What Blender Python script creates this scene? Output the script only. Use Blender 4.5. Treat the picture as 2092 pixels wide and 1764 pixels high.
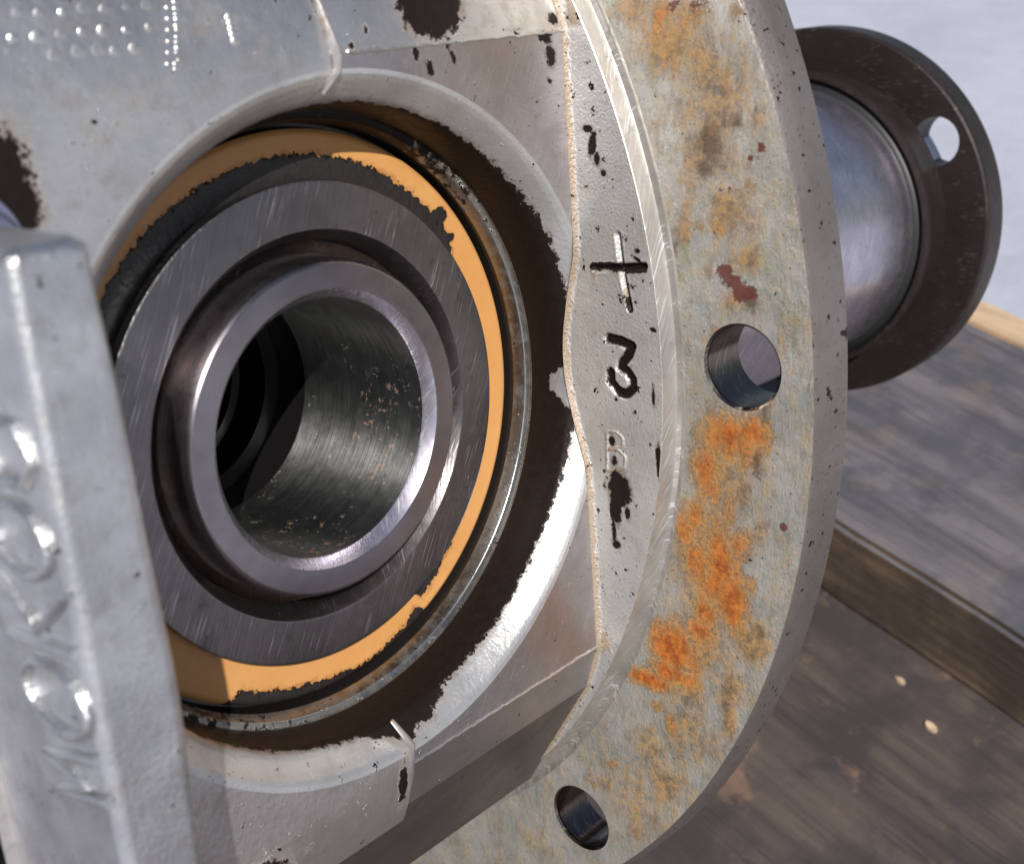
import bpy, bmesh, math, random
import numpy as np
from mathutils import Matrix, Vector
from mathutils.geometry import delaunay_2d_cdt
random.seed(4); rng = np.random.default_rng(4)
for o in list(bpy.data.objects): bpy.data.objects.remove(o)
sc = bpy.context.scene; COL = sc.collection
S = 0.001                                   # modelled in millimetres, scene in metres
# ---------------------------------------------------------------- camera, world, sun, exposure
# The casting is modelled in its own axes: +X along the pinion axis, -Y out of the bearing bore.
CR = Vector((0.66977923, -0.73903366, -0.07228441))
CU = Vector((0.28011439, 0.16130636, 0.94631717))
CB = Vector((-0.6877003, -0.65407149, 0.31505361))
CAMPOS = Vector((-108.03, -161.168, 38.29)) * S
PITCH = math.radians(36)
UP = (CU * math.cos(PITCH) + CB * math.sin(PITCH)).normalized()      # true vertical, in casting axes
e1 = CR.normalized(); e1 = (e1 - UP * e1.dot(UP)).normalized(); e2 = UP.cross(e1)
T = Matrix((e1, e2, UP)).to_4x4()           # casting axes -> world
T.translation = Vector((0, 0, 99.5 * S))
cam = bpy.data.cameras.new('camera'); camo = bpy.data.objects.new('camera', cam); COL.objects.link(camo)
m = Matrix((CR, CU, CB)).transposed().to_4x4(); m.translation = CAMPOS
camo.matrix_world = T @ m
cam.sensor_width = 36; cam.lens = 2595.05 * 36 / 2092
cam.clip_start = 0.004; cam.clip_end = 60
cam.dof.use_dof = True; cam.dof.focus_distance = 0.146; cam.dof.aperture_fstop = 46
sc.camera = camo
SUN_L = Vector((-0.52, -0.69, 0.50)).normalized()                    # towards the sun, casting axes
SUN = (T.to_3x3() @ SUN_L).normalized()
w = bpy.data.worlds.new('World'); sc.world = w; w.use_nodes = True
nt = w.node_tree; bg = nt.nodes['Background']
sky = nt.nodes.new('ShaderNodeTexSky'); sky.sky_type = 'NISHITA'; sky.sun_disc = False
sky.sun_elevation = math.asin(SUN.z); sky.sun_rotation = math.atan2(SUN.x, SUN.y)
sky.dust_density = 2.0; sky.air_density = 1.0
nt.links.new(sky.outputs[0], bg.inputs[0]); bg.inputs[1].default_value = 0.055
sl = bpy.data.lights.new('sun', 'SUN'); sl.energy = 5.0; sl.angle = math.radians(0.6); sl.color = (1, 0.975, 0.945)
so = bpy.data.objects.new('sun', sl); COL.objects.link(so)
so.rotation_euler = SUN.to_track_quat('Z', 'Y').to_euler(); so.location = SUN * 2
sc.view_settings.view_transform = 'Standard'; sc.view_settings.look = 'None'
sc.view_settings.exposure = 0.3; sc.view_settings.gamma = 1
sc.render.engine = 'CYCLES'

# ---------------------------------------------------------------- material helpers
class NT:
    def __init__(s, name):
        s.m = bpy.data.materials.new(name); s.m.use_nodes = True
        s.t = s.m.node_tree; s.b = s.t.nodes['Principled BSDF']
        s.tc = s.t.nodes.new('ShaderNodeTexCoord').outputs['Object']
    def n(s, typ, **k):
        nd = s.t.nodes.new(typ)
        for a, v in k.items(): setattr(nd, a, v)
        return nd
    def link(s, a, b): s.t.links.new(a, b)
    def put(s, inp, v):
        if hasattr(v, 'links') or isinstance(v, bpy.types.NodeSocket): s.link(v, inp)
        else: inp.default_value = v
    def math(s, op, a, b=0.0, c=0.0, clamp=False):
        nd = s.n('ShaderNodeMath', operation=op); nd.use_clamp = clamp
        for i, v in enumerate((a, b, c)): s.put(nd.inputs[i], v)
        return nd.outputs[0]
    def mix(s, f, a, b):
        nd = s.n('ShaderNodeMix', data_type='RGBA')
        s.put(nd.inputs[0], f)
        for i, v in ((6, a), (7, b)):
            s.put(nd.inputs[i], (*v, 1) if isinstance(v, tuple) and len(v) == 3 else v)
        return nd.outputs[2]
    def mixf(s, f, a, b):
        nd = s.n('ShaderNodeMix', data_type='FLOAT')
        s.put(nd.inputs[0], f); s.put(nd.inputs[2], a); s.put(nd.inputs[3], b)
        return nd.outputs[0]
    def map(s, rot=(0, 0, 0), scale=(1, 1, 1), loc=(0, 0, 0)):
        nd = s.n('ShaderNodeMapping'); s.link(s.tc, nd.inputs[0])
        nd.inputs[1].default_value = loc; nd.inputs[2].default_value = rot; nd.inputs[3].default_value = scale
        return nd.outputs[0]
    def grainvec(s, rot, scale):
        nd = s.n('ShaderNodeMapping', vector_type='TEXTURE'); s.link(s.tc, nd.inputs[0])
        nd.inputs[2].default_value = rot; nd.inputs[3].default_value = tuple(1 / q for q in scale)
        return nd.outputs[0]
    def noise(s, mm, detail=4, rough=0.6, vec=None, off=0.0):
        """fractal noise whose largest features are about mm millimetres"""
        nd = s.n('ShaderNodeTexNoise'); nd.inputs['Scale'].default_value = 1.0 / (mm * S)
        nd.inputs['Detail'].default_value = detail; nd.inputs['Roughness'].default_value = rough
        s.link(vec if vec is not None else s.map(loc=(off * .01, off * .017, off * .013)), nd.inputs['Vector'])
        return nd.outputs['Fac']
    def attr(s, name):
        return s.n('ShaderNodeAttribute', attribute_name=name).outputs['Fac']
    def step(s, v, a, b, lo=0.0, hi=1.0):
        nd = s.n('ShaderNodeMapRange', interpolation_type='SMOOTHSTEP')
        s.put(nd.inputs[0], v); nd.inputs[1].default_value = a; nd.inputs[2].default_value = b
        nd.inputs[3].default_value = lo; nd.inputs[4].default_value = hi
        return nd.outputs[0]
    def mask(s, attr, noise, amp=0.9, soft=0.08):
        amp = amp * 1.9
        """ragged stain: painted density broken up by noise"""
        v = s.math('MULTIPLY_ADD', s.math('SUBTRACT', noise, 0.5), amp, attr)
        return s.step(v, 0.5 - soft, 0.5 + soft)
    def bump(s, h, dist_mm, prev=None, strength=1.0):
        nd = s.n('ShaderNodeBump'); nd.inputs['Distance'].default_value = dist_mm * S
        nd.inputs['Strength'].default_value = strength
        s.link(h, nd.inputs['Height'])
        if prev is not None: s.link(prev, nd.inputs['Normal'])
        return nd.outputs[0]
    def done(s, col, rough, metal, nrm=None, spec=None, coat=None):
        for k, v in (('Base Color', col), ('Roughness', rough), ('Metallic', metal)):
            if k == 'Base Color' and isinstance(v, tuple): v = (*v, 1)
            s.put(s.b.inputs[k], v)
        if nrm is not None: s.link(nrm, s.b.inputs['Normal'])
        if spec is not None: s.put(s.b.inputs['Specular IOR Level'], spec)
        if coat is not None: s.put(s.b.inputs['Coat Weight'], coat); s.b.inputs['Coat Roughness'].default_value = 0.12
        return s.m

OIL = (0.009, 0.006, 0.005)
def cast_metal(name, base=(0.60, 0.585, 0.575), rough=0.40, metal=0.85, grain=0.5, grain_mm=0.35, fleck=0.0, tan=False, smooth_mm=9.0, streak=0.0, streak_rot=(0, 0.5, 0), blot=0.30, midb=0.06):
    t = NT(name)
    big = t.noise(smooth_mm, 3, 0.55); fine = t.noise(grain_mm, 3, 0.55); mid = t.noise(2.2, 5, 0.65, off=3)
    col = t.mix(t.step(big, 0.3, 0.7), tuple(c * 0.84 for c in base), tuple(min(1, c * 1.08) for c in base))
    col = t.mix(t.step(mid, 0.48, 0.70, 0, blot), col, tuple(c * f for c, f in zip(base, (0.62, 0.56, 0.50))))
    r = t.math('MULTIPLY_ADD', mid, 0.22, rough - 0.11)
    nrm = t.bump(fine, 0.05 * grain)
    nrm = t.bump(mid, midb, nrm, 0.6)
    if streak:
        sv = t.grainvec(streak_rot, (6, 6, 0.22))
        st = t.noise(1.3, 3, 0.65, vec=sv)
        col = t.mix(t.step(st, 0.60, 0.72, 0, streak), col, (0.85, 0.83, 0.80)); nrm = t.bump(st, 0.03, nrm, 0.7)
    if tan:
        ta = t.mask(t.attr('tan'), t.noise(0.9, 5, 0.7, off=9), 1.2, 0.34)
        col = t.mix(t.math('MULTIPLY', ta, 0.72), col, (0.24, 0.145, 0.065)); nrm = t.bump(t.math('MULTIPLY', t.noise(0.42, 2, off=2), ta), 0.14, nrm)
        metal = t.mixf(ta, metal, 0.25)
    nz = t.noise(1.0, 6, 0.72, off=5)
    oa = t.attr('oil'); oil = t.mask(oa, nz, 0.85, 0.05)
    film = t.step(t.math('MULTIPLY_ADD', t.math('SUBTRACT', t.noise(1.6, 5, 0.7, off=6), 0.5), 1.5, oa), 0.12, 0.62, 0, 0.72)
    col = t.mix(film, col, tuple(c * f for c, f in zip(base, (0.34, 0.27, 0.22))))
    metal = t.mixf(film, metal, 0.55)
    if fleck:
        f1 = t.step(t.noise(1.15, 3, 0.6, off=14), 0.70 - fleck * .035, 0.715 - fleck * .035)
        f2 = t.step(t.noise(0.42, 2, 0.6, off=21), 0.715 - fleck * .03, 0.74 - fleck * .03)
        oil = t.math('MAXIMUM', oil, t.math('MAXIMUM', f1, t.math('MULTIPLY', f2, 0.85)))
    col = t.mix(oil, col, t.mix(t.step(nz, 0.40, 0.66), OIL, (0.011, 0.0068, 0.005)))
    r = t.mixf(oil, r, t.math('MULTIPLY_ADD', nz, 0.55, 0.12)); metal = t.mixf(oil, metal, 0.0)
    nrm = t.bump(oil, 0.05, nrm, 0.8)
    return t.done(col, r, metal, nrm, spec=t.mixf(oil, 0.5, 0.16))

def steel(name, base, rough, circ=None, lines=0.0, rust=0.0, dirt=0.0, metal=1.0, rot=24, aniso=0.0):
    """machined steel; circ = 'ring' turned lines, or straight grinding lines"""
    t = NT(name)
    if circ: vec = t.map(scale=(0.07, 4.0, 0.07))
    else: vec = t.grainvec((0, math.radians(rot), 0), (7.0, 1.0, 0.22))
    ln = t.noise(1.5, 4, 0.7, vec=vec); big = t.noise(7, 4, 0.6, off=2); mid = t.noise(1.6, 5, 0.65, off=8)
    col = t.mix(t.step(big, 0.3, 0.72), tuple(c * 0.72 for c in base), base)
    col = t.mix(t.step(ln, 0.35, 0.70, 0, 0.5), col, tuple(min(1, c * 1.35) for c in base))
    r = t.math('ADD', t.math('MULTIPLY_ADD', ln, -0.25, rough + 0.12), t.math('MULTIPLY_ADD', mid, 0.2, -0.1))
    nrm = t.bump(ln, 0.10 if circ else 0.05, strength=lines) if lines else None
    if not circ:
        sv = t.grainvec((0, math.radians(rot + 5), 0), (11.0, 1.0, 0.20)); sn = t.step(t.noise(1.6, 1, 0.5, vec=sv, off=3), 0.61, 0.66)
        sn = t.math('MULTIPLY', sn, t.step(t.noise(5, 2, off=27), 0.44, 0.58)); col = t.mix(t.math('MULTIPLY', sn, 0.8), col, tuple(min(1, c * 2.6) for c in base))
    mt = metal
    if rust:
        ru = t.math('MULTIPLY', t.step(t.noise(0.8, 5, 0.7, off=31), 0.57, 0.65), t.step(t.noise(6, 3, off=33), 0.50, 0.60), clamp=True)
        ru = t.math('MULTIPLY', ru, rust)
        col = t.mix(ru, col, (0.22, 0.075, 0.02)); r = t.mixf(ru, r, 0.8); mt = t.mixf(ru, metal, 0.0)
    if dirt:
        di = t.math('MULTIPLY', t.step(t.noise(1.3, 6, 0.75, off=41), 0.56, 0.62), t.step(t.noise(9, 2, off=43), 0.50, 0.62))
        di = t.math('MULTIPLY', di, dirt)
        col = t.mix(di, col, (0.05, 0.035, 0.025)); r = t.mixf(di, r, 0.6)
    if aniso:
        tg = t.n('ShaderNodeTangent', direction_type='RADIAL', axis='Y'); t.link(tg.outputs[0], t.b.inputs['Tangent']); t.b.inputs['Anisotropic'].default_value = aniso; t.b.inputs['Anisotropic Rotation'].default_value = 0.25
    return t.done(col, r, mt, nrm)

def flange_material():
    t = NT('corroded_flange_alloy')
    b1 = t.noise(6, 5, 0.65); b2 = t.noise(1.4, 6, 0.75, off=4); b3 = t.noise(3.0, 5, 0.7, off=6); gr = t.noise(0.35, 4, 0.7, off=7)
    col = t.mix(t.step(b1, 0.36, 0.62), (0.37, 0.385, 0.365), (0.50, 0.50, 0.48))
    col = t.mix(t.step(b3, 0.50, 0.68, 0, 0.65), col, (0.27, 0.295, 0.245))
    col = t.mix(t.step(b2, 0.53, 0.68, 0, 0.6), col, (0.36, 0.28, 0.16))
    och = t.mask(t.math('MAXIMUM', t.attr('ochre'), t.math('MULTIPLY', t.attr('rust'), 0.85)), t.noise(2.2, 7, 0.80, vec=t.grainvec((0.12, 0, 0), (1, 1, 0.42))), 1.35, 0.6)
    col = t.mix(t.math('MULTIPLY', och, 0.88), col, t.mix(t.step(b2, .38, .62), (0.11, 0.058, 0.016), (0.34, 0.19, 0.055)))
    fn = t.noise(0.5, 5, 0.75, off=29)
    rv = t.math('MULTIPLY_ADD', t.math('SUBTRACT', t.noise(2.3, 8, 0.82, vec=t.grainvec((0.10, 0, 0), (1, 1, 0.5))), 0.5), 2.6, t.math('SUBTRACT', t.attr('rust'), 0.12))
    rv = t.math('MULTIPLY_ADD', t.math('SUBTRACT', fn, 0.5), 1.5, rv)
    ru = t.step(rv, 0.15, 0.75); core = t.step(rv, 0.62, 1.15)
    col = t.mix(t.math('MULTIPLY', ru, 0.85), col, t.mix(t.step(fn, 0.36, 0.64), (0.22, 0.095, 0.022), (0.48, 0.26, 0.085)))
    col = t.mix(t.math('MULTIPLY', core, 0.92), col, t.mix(t.step(b2, 0.38, 0.62), (0.24, 0.050, 0.008), (0.50, 0.155, 0.020)))
    gn = t.step(t.noise(5, 5, 0.7, off=37), 0.56, 0.70, 0, 0.5); col = t.mix(t.math('MULTIPLY', gn, t.math('SUBTRACT', 1.0, ru)), col, (0.25, 0.31, 0.20))
    dk = t.mask(t.attr('dark'), t.noise(1.5, 6, 0.78, off=18), 1.1, 0.40)
    col = t.mix(t.math('MULTIPLY', dk, 0.85), col, (0.075, 0.045, 0.022))
    red = t.mask(t.attr('red'), t.noise(1.6, 6, 0.75, off=19), 1.3, 0.09)
    col = t.mix(t.math('MULTIPLY', red, 0.94), col, (0.105, 0.022, 0.018))
    pin = t.math('MAXIMUM', t.step(t.noise(0.40, 4, 0.65, off=23), 0.635, 0.67), t.step(t.noise(0.85, 4, 0.65, off=24), 0.68, 0.70))
    col = t.mix(t.math('MULTIPLY', pin, 0.9), col, (0.025, 0.02, 0.015))
    cover = t.math('MAXIMUM', t.math('MAXIMUM', och, ru), t.math('MAXIMUM', dk, red))
    r = t.math('MULTIPLY_ADD', b2, 0.45, 0.12)
    metal = t.mixf(cover, 0.62, 0.05)
    nrm = t.bump(gr, 0.05); nrm = t.bump(b2, 0.09, nrm, 0.7); nrm = t.bump(t.math('MULTIPLY', fn, cover), 0.14, nrm, 0.9); nrm = t.bump(t.math('SUBTRACT', cover, pin), 0.06, nrm, 0.7)
    return t.done(col, r, metal, nrm)

def wood(name, a, b, dirt, ax, scale=1.0, warm=0.0):
    t = NT(name)
    mp = t.grainvec(ax, (1, 0.07, 1))
    g1 = t.noise(7 * scale, 6, 0.7, vec=mp); g2 = t.noise(2 * scale, 5, 0.7, vec=mp)
    bl = t.noise(22, 5, 0.62, off=3)
    col = t.mix(t.step(g1, 0.35, 0.65), a, b)
    col = t.mix(t.step(g2, 0.52, 0.66, 0, 0.6), col, tuple(c * 0.42 for c in a))
    col = t.mix(t.step(bl, 0.42, 0.62, 0, 0.85), col, dirt)
    if warm: col = t.mix(t.step(t.noise(13, 5, 0.65, off=12), 0.54, 0.68, 0, warm), col, (0.26, 0.15, 0.085))
    nrm = t.bump(g1, 0.5); nrm = t.bump(g2, 0.25, nrm)
    return t.done(col, 0.75, 0.0, nrm)

# ---------------------------------------------------------------- mesh helpers (all in casting millimetres)
def empty(name, base, label, cat, group=None):
    o = bpy.data.objects.new(name, None); COL.objects.link(o)
    o.empty_display_size = 0.02; o.location = Vector(base) * S
    o['label'] = label; o['category'] = cat
    if group: o['group'] = group
    return o
def finish(me, sharp=0.6, smooth=True):
    bm = bmesh.new(); bm.from_mesh(me)
    bmesh.ops.remove_doubles(bm, verts=bm.verts, dist=1e-7)
    bmesh.ops.dissolve_degenerate(bm, dist=1e-7, edges=bm.edges)
    bmesh.ops.delete(bm, geom=[v for v in bm.verts if not v.link_faces], context='VERTS')
    for f in bm.faces: f.smooth = smooth
    for e in bm.edges:
        if len(e.link_faces) == 2 and e.calc_face_angle(0) > sharp: e.smooth = False
    bm.to_mesh(me); bm.free()
def mesh(name, verts, faces, mat, parent=None, attrs=None, label=None, sharp=0.6, weld=True, smooth=True):
    me = bpy.data.meshes.new(name)
    me.from_pydata((np.asarray(verts, float) * S).tolist(), [], faces)
    if attrs:
        for k, v in attrs.items():
            at = me.attributes.new(k, 'FLOAT', 'POINT'); at.data.foreach_set('value', np.asarray(v, np.float32))
    if weld: finish(me, sharp, smooth)
    else:
        for pz in me.polygons: pz.use_smooth = smooth
    me.materials.append(mat)
    o = bpy.data.objects.new(name, me); COL.objects.link(o)
    if weld and smooth:
        wn = o.modifiers.new('weighted_normals', 'WEIGHTED_NORMAL'); wn.keep_sharp = True; wn.weight = 80
    if parent is not None:
        o.parent = parent
        base = Vector((0, 0, 0)); q = parent
        while q is not None: base += q.location; q = q.parent
        o.location = -base
    if label: o['label'] = label
    return o
BX, BY = -33.2, -72.03                       # bore axis x, bore face y
def lathe(prof, axis, c, a0=0.0, a1=360.0, n=240, closed=None):
    """prof: (radius, position); axis 'Y' about (c[0],*,c[1]) with position measured inwards from the bore face; axis 'X' about (*,c[0],c[1])"""
    full = abs(a1 - a0) >= 359.9
    ang = np.radians(np.linspace(a0, a1, n + (0 if full else 1), endpoint=not full)); V = []; F = []
    for a in ang:
        for r, z in prof:
            if axis == 'Y': V.append((c[0] + r * math.cos(a), BY + z, c[1] + r * math.sin(a)))
            else: V.append((z, c[0] - r * math.cos(a), c[1] + r * math.sin(a)))
    k = len(prof); N = len(ang)
    for i in range(N if full else N - 1):
        j = (i + 1) % N
        for q in range(k - 1): F.append((i * k + q, j * k + q, j * k + q + 1, i * k + q + 1))
    return np.array(V), F
def grid(P):
    """P: array (rows, cols, 3)"""
    R_, C_ = P.shape[:2]
    F = [(i * C_ + j, i * C_ + j + 1, (i + 1) * C_ + j + 1, (i + 1) * C_ + j) for i in range(R_ - 1) for j in range(C_ - 1)]
    return P.reshape(-1, 3), F
def blobs(u, v, L):
    """density of stains: list of (u, v, ru, rv, angle, strength)"""
    out = np.zeros_like(u)
    for b in L:
        cu, cv, ru, rv = b[:4]; an = math.radians(b[4]) if len(b) > 4 else 0; st = b[5] if len(b) > 5 else 1
        du, dv = u - cu, v - cv
        x = (du * math.cos(an) + dv * math.sin(an)) / ru; y = (-du * math.sin(an) + dv * math.cos(an)) / rv
        out = np.maximum(out, st * np.clip(1.22 - 0.72 * np.sqrt(x * x + y * y), 0, 1.1))
    return out
def tube(path, rad, seg=8):
    """round bar along a path; rad may be a list"""
    path = [Vector(p) for p in path]; V = []; F = []
    for i, p in enumerate(path):
        d = (path[min(i + 1, len(path) - 1)] - path[max(i - 1, 0)]).normalized()
        a = d.orthogonal().normalized(); a = (Vector((0, -1, 0)) - d * d.dot(Vector((0, -1, 0))))
        if a.length < 1e-3: a = Vector((-1, 0, 0)) - d * d.dot(Vector((-1, 0, 0)))
        a.normalize(); b = d.cross(a); r = rad[i] if isinstance(rad, (list, tuple)) else rad
        for k in range(seg):
            t = 2 * math.pi * k / seg; V.append(p + (a * math.cos(t) + b * math.sin(t)) * r)
    n = len(path)
    for i in range(n - 1):
        for k in range(seg):
            F.append((i * seg + k, i * seg + (k + 1) % seg, (i + 1) * seg + (k + 1) % seg, (i + 1) * seg + k))
    F.append(tuple(range(seg))[::-1]); F.append(tuple((n - 1) * seg + k for k in range(seg)))
    return [tuple(v) for v in V], F
def cdt(points, edges, keep):
    r = delaunay_2d_cdt([Vector(p) for p in points], edges, [], 0, 1e-5)
    V = np.array([(v.x, v.y) for v in r[0]]); T3 = [tuple(f) for f in r[2]]
    cen = np.array([V[list(f)].mean(0) for f in T3]); k = keep(cen)
    return V, [f for f, q in zip(T3, k) if q]
def loop(c, r, n, start):
    a = np.linspace(0, 2 * np.pi, n, endpoint=False)
    return [(c[0] + r * math.cos(t), c[1] + r * math.sin(t)) for t in a], [(start + i, start + (i + 1) % n) for i in range(n)]

# ---------------------------------------------------------------- materials
M_FACE = cast_metal('machined_alloy_face', base=(0.50, 0.465, 0.47), rough=0.36, metal=0.95, fleck=0.25, grain=0.7, streak=0.35)
M_CONE = cast_metal('cast_alloy_bore', base=(0.66, 0.65, 0.64), rough=0.36, grain=1.0, grain_mm=0.5, fleck=0.3)
M_STRIP = cast_metal('grainy_cast_alloy', base=(0.54, 0.53, 0.51), rough=0.46, metal=0.6, grain=2.2, grain_mm=0.32, fleck=1.2, tan=True, blot=0.4)
M_CAP = cast_metal('bright_cast_alloy', base=(0.70, 0.67, 0.655), rough=0.40, metal=0.96, streak=0.35, streak_rot=(0, 0.35, 0), blot=0.5, grain=1.0, grain_mm=0.9, fleck=0.05)
M_RIB = cast_metal('rib_alloy', base=(0.70, 0.70, 0.71), rough=0.36, metal=0.96, grain=1.6, grain_mm=0.35, smooth_mm=4, streak=0.6, streak_rot=(0, 0.03, 0), blot=0.5, midb=0.035, fleck=0.2)
M_RING = steel('shoulder_alloy', (0.30, 0.295, 0.28), 0.30, 'ring', 0.5, dirt=0.7)
M_SHO = cast_metal('machined_shoulder_alloy', base=(0.40, 0.39, 0.37), rough=0.28, metal=1.0, grain=0.3, fleck=0.4)
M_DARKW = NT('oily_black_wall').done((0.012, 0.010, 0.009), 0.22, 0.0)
M_FLG = flange_material()
M_RIM = cast_metal('dirty_rim_alloy', base=(0.19, 0.168, 0.158), rough=0.46, metal=0.6, grain=1.4, grain_mm=0.5, fleck=1.5)
M_UNDERSHADE = cast_metal('shade_darkened_alloy', base=(0.15, 0.13, 0.118), rough=0.40, metal=0.8, grain=0.8, fleck=0.4, streak=0.15)  # shade of the lower facets put into a darker brown base colour
M_SPG = steel('spigot_wall_alloy', (0.55, 0.52, 0.48), 0.36, None, 0.25, dirt=0.3, metal=0.8)
M_RACE = steel('ground_bearing_steel', (0.215, 0.198, 0.202), 0.34, None, 0.9, dirt=0.4)
M_HUB = steel('turned_hub_steel', (0.30, 0.272, 0.285), 0.30, 'ring', 0.5, aniso=0.5)
M_HOLE = steel('turned_bore_steel', (0.27, 0.272, 0.262), 0.38, 'ring', 1.0, rust=1.0, metal=1.0, aniso=0.85)
M_HOLEW = steel('oily_hole_steel', (0.20, 0.165, 0.14), 0.14, None, 0.6, dirt=0.8)
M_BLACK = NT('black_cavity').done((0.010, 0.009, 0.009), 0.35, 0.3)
M_TUBE = steel('polished_tube_steel', (0.62, 0.58, 0.66), 0.27, None, 0.12, dirt=0.25, metal=0.95)
M_COUP = steel('browned_steel', (0.034, 0.025, 0.023), 0.42, None, 0.3, dirt=0.4, metal=0.55)
M_RUB = NT('black_rubber').done((0.012, 0.012, 0.013), 0.45, 0.0)
M_BOLT = NT('blued_bolt_steel').done((0.20, 0.21, 0.30), 0.40, 0.6)
def orange_paint():
    t = NT('orange_painted_ring')
    n1 = t.noise(4, 3); nz = t.noise(0.85, 6, 0.72, off=6)
    col = t.mix(n1, (0.44, 0.205, 0.062), (0.52, 0.265, 0.088))
    col = t.mix(t.step(t.noise(0.3, 2, off=3), 0.73, 0.76, 0, 0.8), col, (0.10, 0.05, 0.02))
    oa = t.attr('oil'); oil = t.mask(oa, nz, 0.75, 0.05)
    film = t.step(t.math('MULTIPLY_ADD', t.math('SUBTRACT', t.noise(1.1, 5, 0.75, off=16), 0.5), 1.6, oa), 0.1, 0.6, 0, 0.6)
    col = t.mix(film, col, (0.24, 0.095, 0.025))
    col = t.mix(oil, col, t.mix(t.noise(0.8, 4, off=8), (0.006, 0.005, 0.005), (0.022, 0.019, 0.018)))
    r = t.mixf(oil, t.math('MULTIPLY_ADD', n1, 0.35, 0.2), t.math('MULTIPLY_ADD', nz, 0.4, 0.2)); nrm = t.bump(oil, 0.12); nrm = t.bump(t.math('MULTIPLY', oil, t.noise(0.5, 4, off=12)), 0.12, nrm)
    return t.done(col, r, 0.0, nrm)
M_ORANGE = orange_paint()

# ================================================================ ground and timber
UPn = np.array(UP)
def plane_basis(d):
    d = np.array(d, float); d -= UPn * d.dot(UPn); d /= np.linalg.norm(d); return d, np.cross(UPn, d)
def board(name, o, d, L, W, Hh, mat, label, cat='timber', side=None, bev=1.2):
    """o: top corner in casting mm, d: length direction; width goes along UP x d, height downwards"""
    d1, d2 = plane_basis(d); o = np.array(o, float)
    bm = bmesh.new(); nseg = 24
    for i in range(nseg + 1):
        for (a, b) in ((0, 0), (W, 0), (W, -Hh), (0, -Hh)):
            wob = 0.5 * math.sin(i * 2.1 + a) + random.uniform(-.3, .3)
            pt = o + d1 * (L * i / nseg) + d2 * (a + wob) + UPn * (b + random.uniform(-.1, .1))
            bm.verts.new(pt * S)
    bm.verts.ensure_lookup_table()
    for i in range(nseg):
        for k in range(4):
            bm.faces.new([bm.verts[i * 4 + k], bm.verts[i * 4 + (k + 1) % 4], bm.verts[(i + 1) * 4 + (k + 1) % 4], bm.verts[(i + 1) * 4 + k]])
    bm.faces.new([bm.verts[k] for k in range(4)][::-1]); bm.faces.new([bm.verts[nseg * 4 + k] for k in range(4)])
    bmesh.ops.recalc_face_normals(bm, faces=bm.faces)
    ed = [e for e in bm.edges if len(e.link_faces) == 2 and e.calc_face_angle(0) > 1.0]
    bmesh.ops.bevel(bm, geom=ed, offset=bev * S, segments=2, affect='EDGES')
    me = bpy.data.meshes.new(name); bm.to_mesh(me); bm.free(); me.materials.append(mat)
    me.materials.append(side or mat)
    for f in me.polygons:
        f.use_smooth = False
        if abs(f.normal.dot(UP)) < 0.5: f.material_index = 1
    ob = bpy.data.objects.new(name, me); COL.objects.link(ob); ob['label'] = label; ob['category'] = cat; ob['group'] = 'weathered boards under the casting'
    return ob
LD = (-0.14, -0.95, -0.28)                    # direction of the boards
WROT = (math.radians(16), 0, math.radians(-8))
M_WOOD1 = wood('dirty_bench_board', (0.042, 0.031, 0.028), (0.078, 0.057, 0.048), (0.026, 0.021, 0.023), WROT, 1.3, 0.35)
M_WOOD2 = wood('grey_weathered_board', (0.070, 0.065, 0.072), (0.125, 0.115, 0.123), (0.050, 0.049, 0.058), WROT, 1.0, 0.15)
M_WOODS = wood('brown_board_side', (0.085, 0.055, 0.035), (0.14, 0.095, 0.060), (0.040, 0.028, 0.022), WROT, 0.8)
M_WOOD3 = wood('pale_fresh_board', (0.40, 0.28, 0.17), (0.50, 0.36, 0.23), (0.33, 0.25, 0.17), WROT)
d1, d2 = plane_basis(LD)
e_near = np.array([121., -39, -72]) - 0; far_dir = d2 if d2[0] > 0 else -d2
# boards given by their near top corner; width runs away from the camera (+far_dir)
def board_away(name, near_pt, back, L, W, Hh, mat, label, **k):
    o = np.array(near_pt, float) - d1 * back
    if d2[0] > 0: return board(name, o, d1, L, W, Hh, mat, label, **k)
    return board(name, o + d1 * L, -d1, L, W, Hh, mat, label, **k)
low = UPn * -99.6
def on_low(x, y):                              # point of the lower board surface with casting x,y
    return np.array([x, y, (-99.6 - UPn[0] * x - UPn[1] * y) / UPn[2]])
board_away('bench_board', on_low(-190, -10), 330, 660, 345, 30, M_WOOD1, 'broad dark stained board under the casting, lowest of the boards')
board_away('bench_board', e_near, 190, 420, 94, 20.05, M_WOOD2, 'grey weathered board lying behind the casting below the coupling disc', side=M_WOODS)
pf = e_near + far_dir * 95.5 - UPn * 1.5
board_away('bench_board', pf, 190, 420, 14, 18.5, M_WOOD3, 'narrow pale unweathered board edge behind the grey board')
def concrete():
    t = NT('sunlit_concrete')
    a = t.noise(60, 6, 0.6); b = t.noise(9, 5, 0.7, off=3)
    col = t.mix(t.step(a, 0.3, 0.7), (0.29, 0.305, 0.36), (0.35, 0.365, 0.42)); col = t.mix(t.step(b, 0.5, 0.75, 0, 0.25), col, (0.30, 0.295, 0.31))
    return t.done(col, 0.85, 0.0, t.bump(b, 0.8))
gx, gy = plane_basis((1, 0, 0)); g0 = UPn * -131
GV = [g0 + gx * a * 20000 + gy * b * 20000 for a, b in ((-1, -1), (1, -1), (1, 1), (-1, 1))]
g = mesh('concrete_ground', GV, [(0, 1, 2, 3)], concrete(), weld=False, smooth=False); g['kind'] = 'structure'

# ================================================================ gear housing
H = empty('gear_housing', on_low(3, 0), 'cast alloy gear housing with an open bearing bore and rust stained round bolt flange', 'gear housing')
SEAM = -33.5; HS = 1.7; RS = 82.9
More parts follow.
